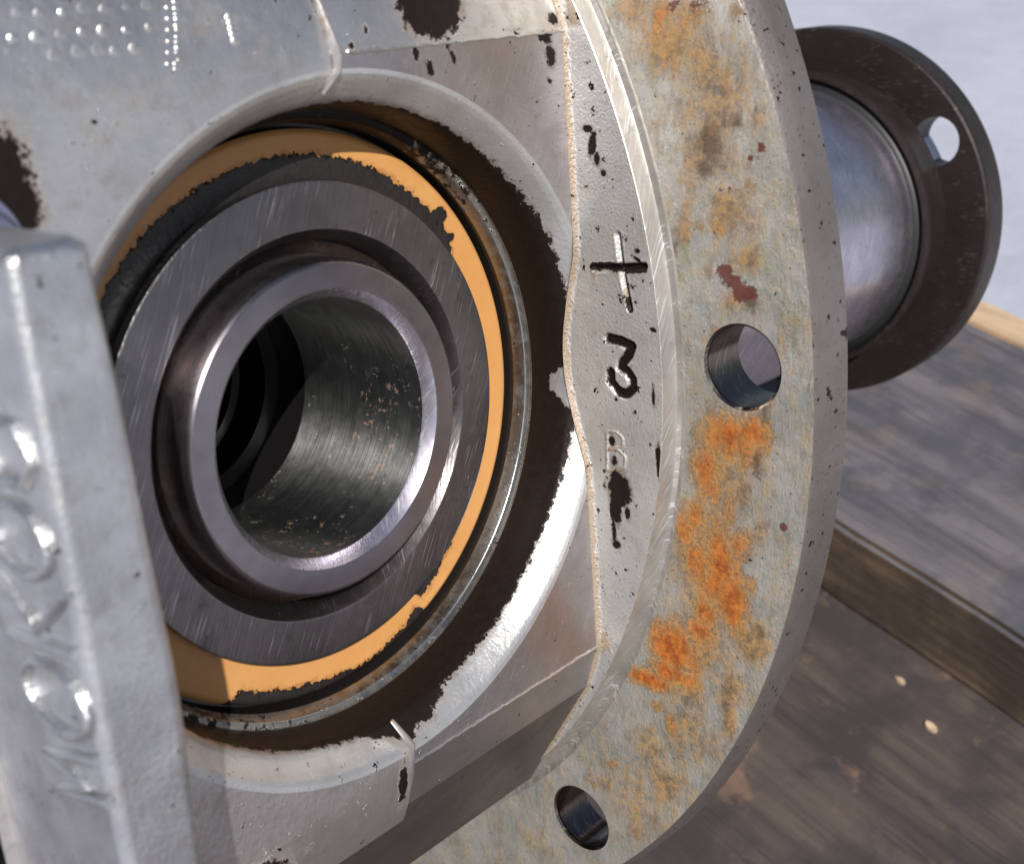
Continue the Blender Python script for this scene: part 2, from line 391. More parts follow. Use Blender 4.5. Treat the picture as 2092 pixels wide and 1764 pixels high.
# --- bore face of the right half, cut by the bore
RC = 34.4
PROF = [(34.4, 0.0), (33.95, 0.08), (33.45, 0.36), (32.7, 1.05), (31.95, 1.85), (31.5, 2.5), (31.2, 3.7), (30.95, 5.4), (30.75, 7.3)]
pr_r = np.array([a for a, b in PROF][::-1]); pr_z = np.array([b for a, b in PROF][::-1])
XC = -HS - BX                                  # where the neck face cuts the bore cone, measured from the bore axis
OIL_FACE = [(-20.2, 39.2, 3.4, 2.6, 0, 1.3), (-17.6, 39.6, 2.0, 2.4, 0, 1.0), (-31.0, 36.2, .35, .5), (-23.3, 35.0, .45, .7), (-21.7, 33.6, .5, .8), (-18.6, 34.6, .35, 1.4, 20, .9),
            (-4.2, 33.4, .9, 1.2, 0, .9), (-5, 35.4, 1.2, .5, 0, 1), (-3, 37, .8, .6), (-28.5, 37.5, .3, .5), (-33.3, -30.6, 1.2, .7, 0, 1.1), (-31.5, -30.9, 1.5, .9, 20, 1.2), (-30.2, -30.4, .5, .5),
            (-4.6, 31, .4, .3), (-9, 36, 1.0, .3, 0, .9)]
def face_half(name, x0, x1, mat, parent, oil, z0=-35.7, z1=35.7, step=0.6, ybend=None):
    xs = np.arange(x0, x1 + 1e-6, (x1 - x0) / max(1, round((x1 - x0) / step))); zs = np.arange(z0, z1 + 1e-6, (z1 - z0) / round((z1 - z0) / step))
    pts = [(x, z) for x in xs for z in zs if math.hypot(x - BX, z) > RC + 0.35]
    n0 = len(pts); a = np.linspace(0, 2 * np.pi, 400, endpoint=False); ring = []
    for t in a:
        px, pz = BX + RC * math.cos(t), RC * math.sin(t)
        if x0 - 1e-6 <= px <= x1 + 1e-6 and z0 - 1e-6 <= pz <= z1 + 1e-6: ring.append((px, pz))
    for s in (x0, x1):
        dd = RC * RC - (s - BX) ** 2
        if dd > 0: ring += [(s, q_) for q_ in (math.sqrt(dd), -math.sqrt(dd)) if z0 <= q_ <= z1]
    pts += ring
    V, F = cdt(pts, [], lambda c: np.hypot(c[:, 0] - BX, c[:, 1]) > RC + 0.002)
    y = np.full(len(V), BY)
    if ybend is not None: y = y + ybend(V[:, 0], V[:, 1])
    P3 = np.stack([V[:, 0], y, V[:, 1]], 1)
    return mesh(name, P3, F, mat, parent, {'oil': blobs(V[:, 0], V[:, 1], oil), 'tan': 0 * V[:, 0]})
face_half('body_face', SEAM, -HS, M_FACE, H, OIL_FACE, z0=0.0); face_half('body_face', SEAM, -HS, M_FACE, H, OIL_FACE, z1=0.0)
# --- sloping faces above and below the creases, and the body behind them
SEC = [(-72.03, 35.7), (-70.0, 41.8), (-45, 67.5), (0, 76)]
def slope(name, sgn, x0, x1, mat, parent, oil):
    xs = np.linspace(x0, x1, 60); ts = np.linspace(0, 1, 12)
    P3 = np.array([[(x, -72.03 + 2.03 * t, sgn * (35.7 + 6.1 * t)) for t in ts] for x in xs]); V, F = grid(P3)
    if sgn < 0: F = [f[::-1] for f in F]
    return mesh(name, V, F, mat, parent, {'oil': blobs(V[:, 0], V[:, 2], oil), 'tan': 0 * V[:, 0]})
slope('body_face_slope', 1, SEAM, -HS, M_CAP, H, OIL_FACE); slope('body_face_slope', -1, SEAM, -HS, M_FACE, H, [(-34.0, -38.2, .7, 3.0, 0, 1.0)])
bv, bf = [], []
poly = [(-70.0, -41.8), (-58.5, -60), (-30, -63), (40, -63), (40, 70), (0, 76), (-45, 67.5), (-70.0, 41.8)]
for x in (-75.5, -HS):
    for y, z in poly: bv.append((x, y, z))
n = len(poly); bf = [(i, i + 1, n + i + 1, n + i) for i in range(2, n - 1)] + [tuple(range(n))[::-1]]
mesh('body_shell', bv, bf, M_FACE, H, {'oil': [0] * len(bv), 'tan': [0] * len(bv)}, smooth=False)
mesh('shade_toned_underside', bv, [(i, i + 1, n + i + 1, n + i) for i in range(2)], M_UNDERSHADE, H, {'oil': [0] * len(bv), 'tan': [0] * len(bv)}, smooth=False)  # lower facets, split off so their colour can carry the shade
# --- conical bore wall, right half (part of the body) and left half (part of the cap)
def cone(name, a0, a1, mat, parent, n=260):
    fine = np.interp(np.linspace(0, 1, 34), np.linspace(0, 1, len(PROF)), [p[0] for p in PROF]); ang = np.linspace(a0, a1, n)
    P3 = np.zeros((n, 34, 3)); OI = np.zeros((n, 34))
    for i, ad in enumerate(ang):
        a = math.radians(ad); lim = XC / math.cos(a) if math.cos(a) > 0.2 else 99
        rr = np.minimum(fine, lim); zz = np.interp(rr, pr_r, pr_z)
        P3[i, :, 0] = BX + rr * math.cos(a); P3[i, :, 1] = BY + zz; P3[i, :, 2] = rr * math.sin(a)
        z0 = np.interp(((ad + 180) % 360) - 180, [-180, -112, -98, -90, -83, -76, -62, -40, -18, -11, -7, -4, 0, 12, 30, 50, 65, 90, 180], [3.6, 3.0, 2.5, 0.7, 0.9, 2.4, 2.5, 2.5, 1.9, 1.8, 4.6, 4.8, 1.9, 1.6, 1.7, 2.1, 2.4, 2.6, 2.8])
        OI[i] = np.clip(0.5 + (zz - z0) * 0.55, 0, 1.2)
    V, F = grid(P3)
    return mesh(name, V, F, mat, parent, {'oil': OI.reshape(-1), 'tan': 0 * OI.reshape(-1)})
cone('bore_wall', -90.4, 90.4, M_CONE, H)
# --- machined shoulder, black recess and bore floor behind the bearing
V, F = lathe([(30.75, 7.3), (30.72, 7.6), (30.2, 7.72), (30.05, 7.85), (29.75, 8.9), (29.65, 9.2)], 'Y', (BX, 0)); sa = np.degrees(np.arctan2(V[:, 2], V[:, 0] - BX)); mesh('bore_shoulder', V, F, M_SHO, H, {'oil': np.clip(np.interp(sa, [-180, -140, -110, -60, 20, 45, 70, 180], [.8, .6, .35, .2, .2, .45, .8, .9]), 0, 1), 'tan': 0 * sa})
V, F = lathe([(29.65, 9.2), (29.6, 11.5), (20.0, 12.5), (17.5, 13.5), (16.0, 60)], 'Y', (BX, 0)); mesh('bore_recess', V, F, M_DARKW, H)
# --- neck face carrying the marks + 3 B
PLUS = [[(-77.72, 14.71), (-77.96, 12.1), (-78.24, 9.99), (-78.91, 6.73)], [(-74.33, 10.85), (-77.71, 11.18), (-81.1, 11.6)]]
THREE = [[(-75.75, 3.09), (-77.45, 3.0), (-78.86, 2.6), (-78.45, 1.7), (-77.35, .5), (-77.2, -.05), (-78.1, -.35), (-78.75, -1.15), (-78.75, -2.2), (-77.8, -3.05), (-76.7, -2.75), (-75.75, -1.87), (-75.75, -.75)]]
BEE = [[(-74.87, -7.84), (-74.8, -10), (-74.57, -12.6)], [(-74.87, -7.84), (-76.3, -7.68), (-77.2, -8.35), (-76.95, -9.35), (-74.88, -9.96)], [(-74.88, -9.96), (-76.5, -9.75), (-77.4, -10.5), (-77.15, -11.7), (-76.1, -12.35), (-74.57, -12.6)]]
def strokes_dist(y, z, L):
    d = np.full(y.shape, 99.0)
    for st in L:
        for (a, b), (c, e) in zip(st[:-1], st[1:]):
            vx, vy = c - a, e - b; t = np.clip(((y - a) * vx + (z - b) * vy) / (vx * vx + vy * vy), 0, 1)
            d = np.minimum(d, np.hypot(y - a - t * vx, z - b - t * vy))
    return d
zs = np.concatenate([np.arange(-70, -30, .5), np.arange(-30, -16, .25), np.arange(-16, 17, .11), np.arange(17, 30, .25), np.arange(30, 70.1, .5)])
ts = np.linspace(0, 1, 96); P3 = np.zeros((len(zs), 96, 3)); OI = np.zeros((len(zs), 96)); TA = np.zeros((len(zs), 96))
for i, z in enumerate(zs):
    r = math.hypot(XC, z)
    y0 = BY + (np.interp(r, pr_r, pr_z) if r < RC else 0.0)
    if abs(z) > 35.7: y0 = np.interp(abs(z), [35.7, 41.8, 67.5, 76], [-72.03, -70, -45, 0]) if z > 0 else np.interp(-z, [35.7, 41.8, 60, 63, 70], [-72.03, -70, -58.5, -30, -30])
    y1 = -math.sqrt((RS - .12) ** 2 - z * z)
    yy = y0 + (y1 - y0) * ts; h = np.zeros(96); zz = np.full(96, z)
    d0 = np.abs(yy - y0); fr = 0.8
    h += np.where(d0 < fr, fr - np.sqrt(np.maximum(0, fr * fr - (fr - d0) ** 2)), 0) * 0.8
    dp = strokes_dist(yy, zz, PLUS); d3 = strokes_dist(yy, zz, THREE); db = strokes_dist(yy, zz, BEE)
    wp = 0.48; h -= 0.55 * np.clip(1 - dp / wp, 0, 1) - 0.05 * np.clip(1 - np.abs(dp - .6) / .25, 0, 1)
    h -= 0.42 * np.clip((0.66 - d3) / 0.16, 0, 1)
    h += 0.16 * np.clip(1 - db / 0.24, 0, 1)
    P3[i, :, 0] = -HS - h; P3[i, :, 1] = yy; P3[i, :, 2] = z
    lobe = np.clip(1.35 - d3 / 0.66, 0, 1)
    arm = np.clip(1.25 - np.abs(zz - 11.2) / .75, 0, 1) * (dp < .7) * np.clip((yy + 81.6) / .3, 0, 1)
    OI[i] = np.maximum(np.maximum(lobe, arm * .85), 0.9 * (dp < .42) * (np.abs(zz - 11) > .6) * ((zz < 8.0) | (yy < np.interp(zz, [6.73, 9.99, 12.1, 14.71], [-78.91, -78.24, -77.96, -77.72]))))  # upright of the plus: dark tone, mostly along one flank
    OI[i] = np.maximum(OI[i], blobs(yy, zz, [(-76.3, -14.6, 1.5, 1.9, 0, 1.15), (-75.6, -17.3, .8, 2.0, 0, 1.0), (-75.2, -19.8, .35, 1.6, 0, .8), (-75.4, -21.6, .6, .5), (-75.6, -8.75, .5, .6, 0, .9), (-75.7, -11.2, .5, .7, 0, .8),
             (-82.0, -10.2, .35, 2.2, 0, 1), (-81.6, -2.5, .2, 1.4, 0, .8), (-74.9, 24.2, .45, 1.3, 15, 1), (-74.3, 25.8, .7, .4, 0, 1), (-75.4, 22.6, .4, .6), (-77.6, 34, .6, 1.0, 20, 1), (-76.2, 21.2, .4, .4), (-77.3, -17.3, .4, .9, 0, .9), (-77.7, 31, .5, .4), (-80.2, 13.2, .35, .3), (-80.1, 12.3, .7, .25, 30, .8)]))
    TA[i] = np.maximum(np.clip(1.15 - d0 / 0.62, 0, 1), 0.58 * np.clip(1.25 - db / 0.36, 0, 1))
    TA[i] = np.maximum(TA[i], blobs(yy, zz, [(-74.2, 10.2, .5, .9, 0, .6), (-78.4, 8.6, .3, 1.3, 0, .55), (-73.0, -35, 1.0, 1.6, 0, .9), (-73.2, 37.6, .8, 1.5, 0, 1)]))
V, F = grid(P3); mesh('neck_face', V, F, M_STRIP, H, {'oil': OI.reshape(-1), 'tan': TA.reshape(-1)}, label='grainy cast face stamped with a plus sign, a 3 and a raised B', sharp=1.2)
# --- neck edge and the step down to the flange
V, F = lathe([(RS - .12, -HS), (RS, -HS + .12), (RS + .25, -.35), (RS + .55, .18), (RS + 1.15, .30), (RS + 1.5, .12), (84.75, 0)], 'X', (0, 0), n=420); mesh('neck_step', V, F, M_SPG, H)
# --- flange plate
R_HOLE, R_BC = 4.33, 91.82; HA = [0.94 + 45.3 * k for k in range(-2, 6)]
HC = [(-R_BC * math.cos(math.radians(a)), R_BC * math.sin(math.radians(a))) for a in HA]
FE = (95.6, -4.55, -1.0)                        # outer edge circle of the flange face: radius, centre y, centre z
def annulus(r_in, r_out, co, step, vis):
    pts = []; nr = int((r_out - r_in) / step)
    for k in range(1, nr):
        r = r_in + (r_out - r_in) * k / nr; na = int(2 * math.pi * r / step)
        for j in range(na):
            a = 2 * math.pi * (j + 0.5 * (k % 2)) / na; y, z = co[0] * (k / nr) + r * math.cos(a), co[1] * (k / nr) + r * math.sin(a)
            if (y < 20 or j % 4 == 0 or not vis) and all(math.hypot(y - c[0], z - c[1]) > R_HOLE + .55 + step * .3 for c in HC): pts.append((y, z))
    E_ = []
    for c, r, nn in [((0, 0), r_in, 360), (co, r_out, 420)] + [(c, R_HOLE + .35, 56) for c in HC]:
        p_, e_ = loop(c, r, nn, len(pts)); pts += p_; E_ += e_
    def keep(c):
        k = (np.hypot(c[:, 0], c[:, 1]) > r_in * .9995) & (np.hypot(c[:, 0] - co[0], c[:, 1] - co[1]) < r_out)
        for q in HC: k &= np.hypot(c[:, 0] - q[0], c[:, 1] - q[1]) > (R_HOLE + .35) * .998
        return k
    return cdt(pts, E_, keep)
FLANGE_STAINS = {
    'rust': [(-89.5, -6.3, 3.6, 3.0, 0, 1.1), (-93.1, -5.2, 2.5, 2.3, 0, 1.1), (-86.9, -10.5, 2.1, 3.1, 0, 1.1), (-84.0, -18.6, 1.6, 2.5, 0, 1.1), (-85.3, -21.6, 2.2, 3.3, 0, 1.1), (-88.5, -21.4, 2.4, 4.7, 0, 1.3), (-89.7, -25.6, 2.4, 4.0, 0, 1.3), (-86.4, -28.3, 2.2, 2.2, 0, 1.1), (-82.1, -34.0, 3.5, 3.5, 0, 1.4), (-78.3, -39.3, 3.3, 1.5, 0, 1.3), (-83.0, -37.6, 2.3, 1.6, 0, 1.1), (-90.8, -18.5, 2.6, 2.1, 0, 0.88), (-81.0, -44.6, 0.9, 1.5, 0, 0.99), (-78.9, -42.6, 1.1, 1.0, 0, 0.88), (-71.5, -53.7, 1.5, 1.2, 0, 0.66), (-68.4, -57.8, 2.0, 1.1, 0, 0.61), (-82.4, 35.3, 3.2, 2.5, 0, 0.66), (-86.6, 36.5, 2.7, 1.9, 0, 0.66), (-92.9, 20.2, 1.7, 1.4, 0, 0.61), (-90.0, 15.7, 1.3, 1.0, 0, 0.88), (-87.1, 16.0, 0.9, 0.7, 0, 0.77), (-74.9, -62.5, 1.9, 1.8, 0, 0.61), (-89.2, 4.9, 1.1, 0.6, 0, 0.88), (-92.3, -23.1, 1.5, 1.4, 0, 0.77), (-87.5, -12.9, 1.9, 2.8, 0, 0.99), (-85.4, -16.8, 1.7, 2.5, 0, 0.99), (-87.5, -24.1, 2.3, 2.9, 0, 1.1), (-85.6, -30.7, 2.4, 2.3, 0, 1.1), (-80.6, -37.4, 2.6, 2.0, 0, 1.2), (-91.9, -8.1, 1.8, 2.3, 0, 0.88), (-89.9, -15.3, 1.5, 2.8, 0, 0.77), (-83.5, 32.5, 1.8, 2.0, 0, 0.66), (-91.6, 36.7, 1.3, 1.6, 0, 0.55), (-83.1, 36.7, 1.6, 1.7, 0, 0.88), (-87.0, 32.8, 1.4, 1.1, 0, 0.66)],
    'ochre': [(-84.1, 34.3, 4.5, 4.2, 0, 1), (-80.1, 37.5, 2.9, 2.2, 0, 0.99), (-85.7, 27.7, 3.5, 2.9, 0, 0.77), (-90.9, 29.5, 3.3, 3.9, 0, 0.88), (-91.3, 23.0, 3.3, 2.9, 0, 0.77), (-90.1, 17.6, 3.8, 2.7, 0, 0.94), (-86.6, 19.9, 2.8, 2.4, 0, 0.66), (-92.8, 12.9, 2.4, 1.8, 0, 0.99), (-85.2, 15.4, 0.9, 3.7, 0, 0.99), (-88.8, -10.9, 4.1, 4.5, 0, 0.99), (-86.1, -16.7, 3.9, 3.2, 0, 0.99), (-91.8, -12.0, 2.2, 3.4, 0, 0.88), (-83.8, -23.8, 4.0, 4.5, 0, 0.77), (-92.5, -29.9, 2.6, 3.3, 0, 1.2), (-89.5, -36.4, 3.5, 3.5, 0, 0.94), (-84.5, -44.6, 4.6, 4.5, 0, 0.88), (-79.9, -53.2, 4.8, 4.7, 0, 0.88), (-89.4, -40.9, 1.1, 3.1, 0, 1.1), (-75.1, -59.5, 3.7, 4.5, 0, 0.77), (-70.5, -57.0, 4.8, 2.7, 0, 0.66), (-86.9, -32.8, 4.0, 3.8, 0, 0.88), (-94.9, -1.7, 0.8, 3.2, 0, 0.77), (-96.7, 4.7, 0.8, 2.4, 0, 0.66), (-91.0, 8.2, 3.5, 1.5, 0, 0.77), (-57.5, -71.7, 4.4, 3.0, 0, 0.66), (-88.1, 11.0, 1.8, 1.2, 0, 0.66), (-88.1, 31.9, 3.4, 3.3, 0, 1), (-89.7, 26.3, 2.7, 3.4, 0, 0.88), (-87.3, 23.9, 2.1, 3.5, 0, 0.99), (-91.8, 17.2, 2.0, 3.5, 0, 0.88), (-93.6, 26.3, 1.9, 2.2, 0, 0.66), (-90.7, -6.7, 4.3, 3.3, 0, 0.99), (-87.1, -26.6, 4.7, 5.2, 0, 0.99), (-83.3, -38.5, 4.1, 4.0, 0, 0.94), (-78.6, -48.2, 5.3, 3.8, 0, 0.83), (-75.3, -55.1, 4.6, 3.5, 0, 0.77), (-78.1, -59.7, 3.6, 3.6, 0, 0.72), (-93.0, -16.9, 2.2, 2.8, 0, 0.77)],
    'dark': [(-88.8, 24.1, 1.3, 2.2, 0, 1), (-87.8, 21.7, 1.0, 1.0, 0, 0.9), (-91.4, 26.3, 0.9, 0.7, 0, 0.8), (-93.0, 8.8, 0.7, 1.3, 0, 1), (-93.6, -8.9, 0.6, 1.5, 0, 0.9), (-94.3, -2.8, 0.5, 1.9, 0, 0.6), (-83.9, 13.8, 0.5, 1.8, 0, 1), (-92.4, -31.5, 1.3, 1.4, 0, 0.5), (-88.7, -39.2, 0.8, 0.6, 0, 0.5), (-82.3, 3.6, 0.5, 1.0, 0, 0.7)],
    'red': [(-90.1, 11.4, 0.9, 0.8, 0, 1), (-91.1, 10.4, 1.3, 0.9, 0, 1.1), (-92.1, 9.3, 1.4, 0.9, 0, 1.1), (-90.7, 19.8, 0.5, 0.5, 0, 1), (-84.3, 37.4, 1.5, 0.9, 0, 0.7), (-87.4, 37.4, 1.1, 0.8, 0, 0.6), (-93.3, 22.9, 0.5, 0.5, 0, 1), (-94.4, 24.0, 0.5, 0.5, 0, 1), (-96.6, -15.2, 0.5, 0.5, 0, 1), (-89.4, 11.7, 0.5, 0.5, 0, 1)],
}
V2, F2 = annulus(84.75, FE[0], FE[1:], 0.55, True)
at = {k: blobs(V2[:, 0], V2[:, 1], FLANGE_STAINS.get(k, [])) for k in ('rust', 'ochre', 'dark', 'red')}
rr = np.hypot(V2[:, 0], V2[:, 1]); at['ochre'] = np.maximum(at['ochre'], 0.34 * (V2[:, 1] < 60))
flange = mesh('bolt_flange', np.stack([0 * rr, V2[:, 0], V2[:, 1]], 1), [f[::-1] for f in F2], M_FLG, H, at, label='rust stained mounting flange with round bolt holes')
V, F = [], []
ang = np.linspace(0, 2 * np.pi, 420, endpoint=False); RIM = [(FE[0], 0.0, 1.0), (96.7, .45, .8), (99.4, 2.0, .25), (100.3, 2.9, .06), (100.65, 5.9, 0), (100.3, 6.3, 0), (60, 6.3, 0)]
for a in ang:
    for r, x, k in RIM: V.append((x, FE[1] * k + r * math.cos(a), FE[2] * k + r * math.sin(a)))
kk = len(RIM)
for i in range(420):
    j = (i + 1) % 420
    for q_ in range(kk - 2): F.append((i * kk + q_, i * kk + q_ + 1, j * kk + q_ + 1, j * kk + q_))
mesh('flange_rim', V, F, M_RIM, flange)
V2, F2 = annulus(58, 100.3, (0, 0), 2.5, False)
mesh('flange_back', np.stack([0 * V2[:, 0] + 6.3, V2[:, 0], V2[:, 1]], 1), F2, M_RIM, flange)
hv, hf = None, None
for c in HC:
    V, F = [], []; pf_ = [(R_HOLE + .35, 0), (R_HOLE + .08, .22), (R_HOLE, .5), (R_HOLE, 6.1), (R_HOLE + .35, 6.3)]; k5 = len(pf_)
    for i in range(56):
        a = 2 * math.pi * i / 56
        for r, x in pf_: V.append((x, c[0] + r * math.cos(a), c[1] + r * math.sin(a)))
    for i in range(56):
        j = (i + 1) % 56
        for q_ in range(k5 - 1): F.append((i * k5 + q_, j * k5 + q_, j * k5 + q_ + 1, i * k5 + q_ + 1))
    mesh('bolt_hole', V, F, M_HOLEW, flange)
# --- raised flash lines left by the mould
def wander(a, b, n, amp):
    a, b = np.array(a, float), np.array(b, float)
    return [tuple(a + (b - a) * i / n + rng.normal(0, amp, 3) * (1, .3, 1)) for i in range(n + 1)]
M_FLASH = cast_metal('flash_line_alloy', base=(0.62, 0.6, 0.58), rough=0.3, metal=0.9)
for z, x0 in ((35.7, -31.5), (-35.7, SEAM)):
    V, F = tube(wander((x0, BY - .02, z), (-HS - .1, BY - .02, z), 60, 0.05), 0.16, 6); mesh('mould_line', V, F, M_FLASH, H, {'oil': [0] * len(V)})
V, F = tube([(SEAM - .1, -72.0, 44), (SEAM, -70.4, 41.5), (SEAM + .1, -72.1, 37.5), (SEAM + .5, -72.25, 35.2), (SEAM + .45, -72.2, 34.3), (SEAM - .7, -71.2, 32.4)], [.25, .3, .35, .45, .4, .2], 8); mesh('joint_bead', V, F, M_FLASH, H, {'oil': [0.3] * len(V)})
V, F = tube([(SEAM - 1.3, -71.4, -30.0), (SEAM - .6, -72.0, -31.6), (SEAM + .2, -72.3, -33.3), (SEAM + .05, -72.3, -34.3), (SEAM, -72.1, -36.5), (SEAM - .1, -70.5, -41.5)], [.22, .32, .42, .36, .28, .2], 8); mesh('joint_bead', V, F, M_FLASH, H, {'oil': [0.0] * len(V)})
# --- bearing cap, the left half of the bore
cap_bend = lambda x, z: np.where(np.abs(z) > 34.5, (np.abs(z) - 34.5) ** 2 * 0.028, 0.0)
CAP_OIL = [(-66.5, 30.0, 3.2, 3.4, 0, 1.3), (-65.0, 27.5, 2.3, 2.4, 0, 1.2), (-53.2, -40.8, 3.4, 4.2, 0, 1.1), (-56.5, -42, 3, 3), (-33.9, 40, .3, 4, 0, .9), (-34.2, -33.4, .7, .9, 0, 1.0), (-34.5, -37.6, .55, 2.6, 0, 1.1), (-47, -38, 1, .4, 0, .6), (-60, -37, 2, 1, 0, .5), (-45, 39, 3, 1.2, 0, .32), (-55, 33, 4, 2, 30, .3), (-40, 36.5, 2.5, 1.5, 0, .3)]
cap = face_half('bearing_cap', -75.5, SEAM, M_CAP, H, CAP_OIL, z0=-43.5, z1=43.5, step=0.7, ybend=cap_bend)
cap['label'] = 'brighter cast bearing cap forming the other half of the bore'
cone('cap_bore_wall', 89.6, 270.4, M_CONE, cap)
# raised rows of dots
V, F = [], []
def dome(c, r, hgt):
    b0 = len(V)
    for k, (rr_, hh) in enumerate(((1, -.05), (.85, .45), (.5, .85))):
        for i in range(10):
            a = 2 * math.pi * i / 10; V.append((c[0] + r * rr_ * math.cos(a), c[1] - hgt * hh, c[2] + r * rr_ * math.sin(a)))
    V.append((c[0], c[1] - hgt, c[2]))
    for k in range(2):
        for i in range(10): F.append((b0 + k * 10 + i, b0 + k * 10 + (i + 1) % 10, b0 + k * 10 + 10 + (i + 1) % 10, b0 + k * 10 + 10 + i))
    for i in range(10): F.append((b0 + 20 + i, b0 + 20 + (i + 1) % 10, b0 + 30))
fy = lambda z: BY + max(0, abs(z) - 34.5) ** 2 * 0.028
for z, x0, x1, nn in ((40.4, -61, -50.4, 7), (38.8, -62, -50.8, 7), (37.4, -59, -52.3, 5), (42.3, -60, -53, 4)):
    for i in range(nn):
        x = x0 + (x1 - x0) * i / (nn - 1); dome((x + random.uniform(-.15, .15), fy(z), z + random.uniform(-.15, .15)), random.uniform(.42, .68), random.uniform(.04, .13))
for i in range(13):
    x = -47.7 - 1.5 * i / 12; z = 40.6 - 5 * i / 12
    dome((x + random.uniform(-.08, .08), fy(z), z + random.uniform(-.1, .1)), random.uniform(.18, .32), random.uniform(.05, .13))
    if i % 2: dome((x - .8, fy(z), z + .1), .25, .12)
for i in range(5): dome((-43.1, fy(39 - i * .45), 39.2 - i * .45), .5, .12)
dd = mesh('raised_dot_rows', V, F, M_CAP, cap, {'oil': [0] * len(V), 'tan': [0] * len(V)}); dd['kind'] = 'stuff'
# upright rib with raised letters
RX0, RX1, RY, RZ = -74.5, -68.3, -90.0, 27.2
nz_ = 160; prof = []
for t in np.linspace(0, 1, 9): a = math.pi / 2 * t; prof.append((RX0 + 1.0 - 1.0 * math.cos(a), RY + 1.0 - 1.0 * math.sin(a)))
for t in np.linspace(0, 1, 9): a = math.pi / 2 * t; prof.append((RX1 - 1.3 + 1.3 * math.sin(a), RY + 1.3 - 1.3 * math.cos(a)))
prof = [(RX0, BY), (RX0, -78), (RX0, -84)] + prof + [(RX1, -84), (RX1, BY)]
P3 = np.zeros((nz_, len(prof), 3))
for i in range(nz_):
    z = RZ - 78 * (i / (nz_ - 1)); k = 1 - max(0, (z - (RZ - .8)) / .8); ins = .8 * (1 - math.sqrt(max(0, 1 - (1 - k) ** 2)))
    bulge = 0.5 * math.exp(-((z + 4) / 9.0) ** 2) - 0.4 * math.exp(-((z - 26) / 6) ** 2)
    for j, (x, y) in enumerate(prof):
        cx = (RX0 + RX1) / 2; fxx = (x - cx) * (1 - ins / 4) + cx + (bulge if x > cx else 0); 
        P3[i, j] = (fxx, y + (ins if y < -80 else 0), z)
V, F = grid(P3); F = [f[::-1] for f in F]; F.append(tuple(range(len(prof))))
rib = mesh('lettered_rib', V, F, M_RIB, cap, {'oil': [0.0] * len(V), 'tan': [0] * len(V)}, label='upright cast rib with raised letters on its side', sharp=0.9)
def arc_loop(cy, cz, ry, rz, n=22, p=2.0):
    out = []
    for i in range(n + 1):
        a = 2 * math.pi * i / n; out.append((cy + ry * math.copysign(abs(math.cos(a)) ** (2 / p), math.cos(a)), cz + rz * math.copysign(abs(math.sin(a)) ** (2 / p), math.sin(a))))
    return out
LET = [('M', [[(-89.9, -9.9), (-81.7, -11.9), (-87.6, -9.6), (-82.0, -8.7), (-89.4, -6.9)]]), ('O', [arc_loop(-85.2, -3.55, 4.2, 2.5)]), ('K', [[(-89.4, 1.0), (-80.2, 0.0)], [(-89.8, 5.4), (-84.6, 1.4), (-80.2, 4.4)]]), ('O', [arc_loop(-84.3, 8.0, 4.1, 2.5)]), ('O', [arc_loop(-85.4, 14.2, 3.4, 2.3, 6, 2.0)])]
for nm, sts in LET:
    V, F = [], []
    for st in sts:
        dense = []
        for a, b in zip(st[:-1], st[1:]):
            for q_ in range(4): dense.append((RX0 - .22, a[0] + (b[0] - a[0]) * q_ / 4, a[1] + (b[1] - a[1]) * q_ / 4))
        dense.append((RX0 - .22, *st[-1]))
        v, f = tube(dense, 0.40, 8); o_ = len(V); V += v; F += [tuple(i + o_ for i in q_) for q_ in f]
    mesh('letter_' + nm.lower(), V, F, M_RIB, rib, {'oil': [0] * len(V), 'tan': [0] * len(V)}, sharp=1.4)
# nose tube behind the flange
V, F = lathe([(30, 6.25), (27, 9), (24.6, 14), (24.4, 60), (24.4, 112)], 'X', (-40, -2.75), n=160); mesh('pinion_tube', V, F, M_TUBE, H)
# bolt beside the rib end
bo = empty('cap_bolt', (-71, -72, 25), 'blued bolt head beside the end of the lettered rib', 'bolt')
V, F = lathe([(0.01, -4.6), (2.2, -4.5), (3.6, -4.0), (4.2, -3.0), (4.3, -.2), (5.4, -.15), (5.6, .1)], 'Y', (-69.5, 24.2), n=60); mesh('bolt_head', V, F, M_BOLT, bo)

# ================================================================ bearing and hub
B = empty('ball_bearing', (BX, BY + 12, 0), 'large bearing with orange painted ring and ground steel race inside the housing bore', 'bearing')
rs = np.linspace(29.1, 22.5, 26); an = np.linspace(0, 360, 721); P3 = np.zeros((721, 26, 3)); OI = np.zeros((721, 26))
for i, ad in enumerate(an):
    a = math.radians(ad); s_ = ((ad + 180) % 360) - 180
    ro = np.interp(s_, [-180, -150, -95, -66, -63, -48, -30, -24, 18, 27, 36, 50, 80, 110, 130, 150, 165, 180], [25.5, 24, 24, 24, 27.2, 26.2, 25.2, 23.4, 23.4, 24.6, 26.6, 26.6, 26.7, 26.6, 26.8, 26.6, 26.2, 25.5])
    od = np.interp(s_, [-180, -125, -118, -100, -84, -70, -66, -60, 180], [31, 31, 27.6, 27.7, 28.6, 28.2, 27.4, 31, 31])
    dep = 9.9 + 0.35 * np.clip((rs - 28.6) / .5, 0, 1) ** 2
    P3[i] = np.stack([BX + rs * math.cos(a), BY + dep, rs * math.sin(a)], 1)
    OI[i] = np.maximum(np.clip(0.5 + (ro - rs) * 0.55, 0, 1.2), np.clip(0.5 + (rs - od) * .6, 0, 1.2))
V, F = grid(P3); OIf = OI.reshape(-1)
OIf = np.maximum(OIf, blobs(V[:, 0] - BX, V[:, 2], [(20.6, 17.8, .9, .8, 0, 1.2), (22.0, 15.2, .5, .4), (21.6, 15.0, .3, .4)]))
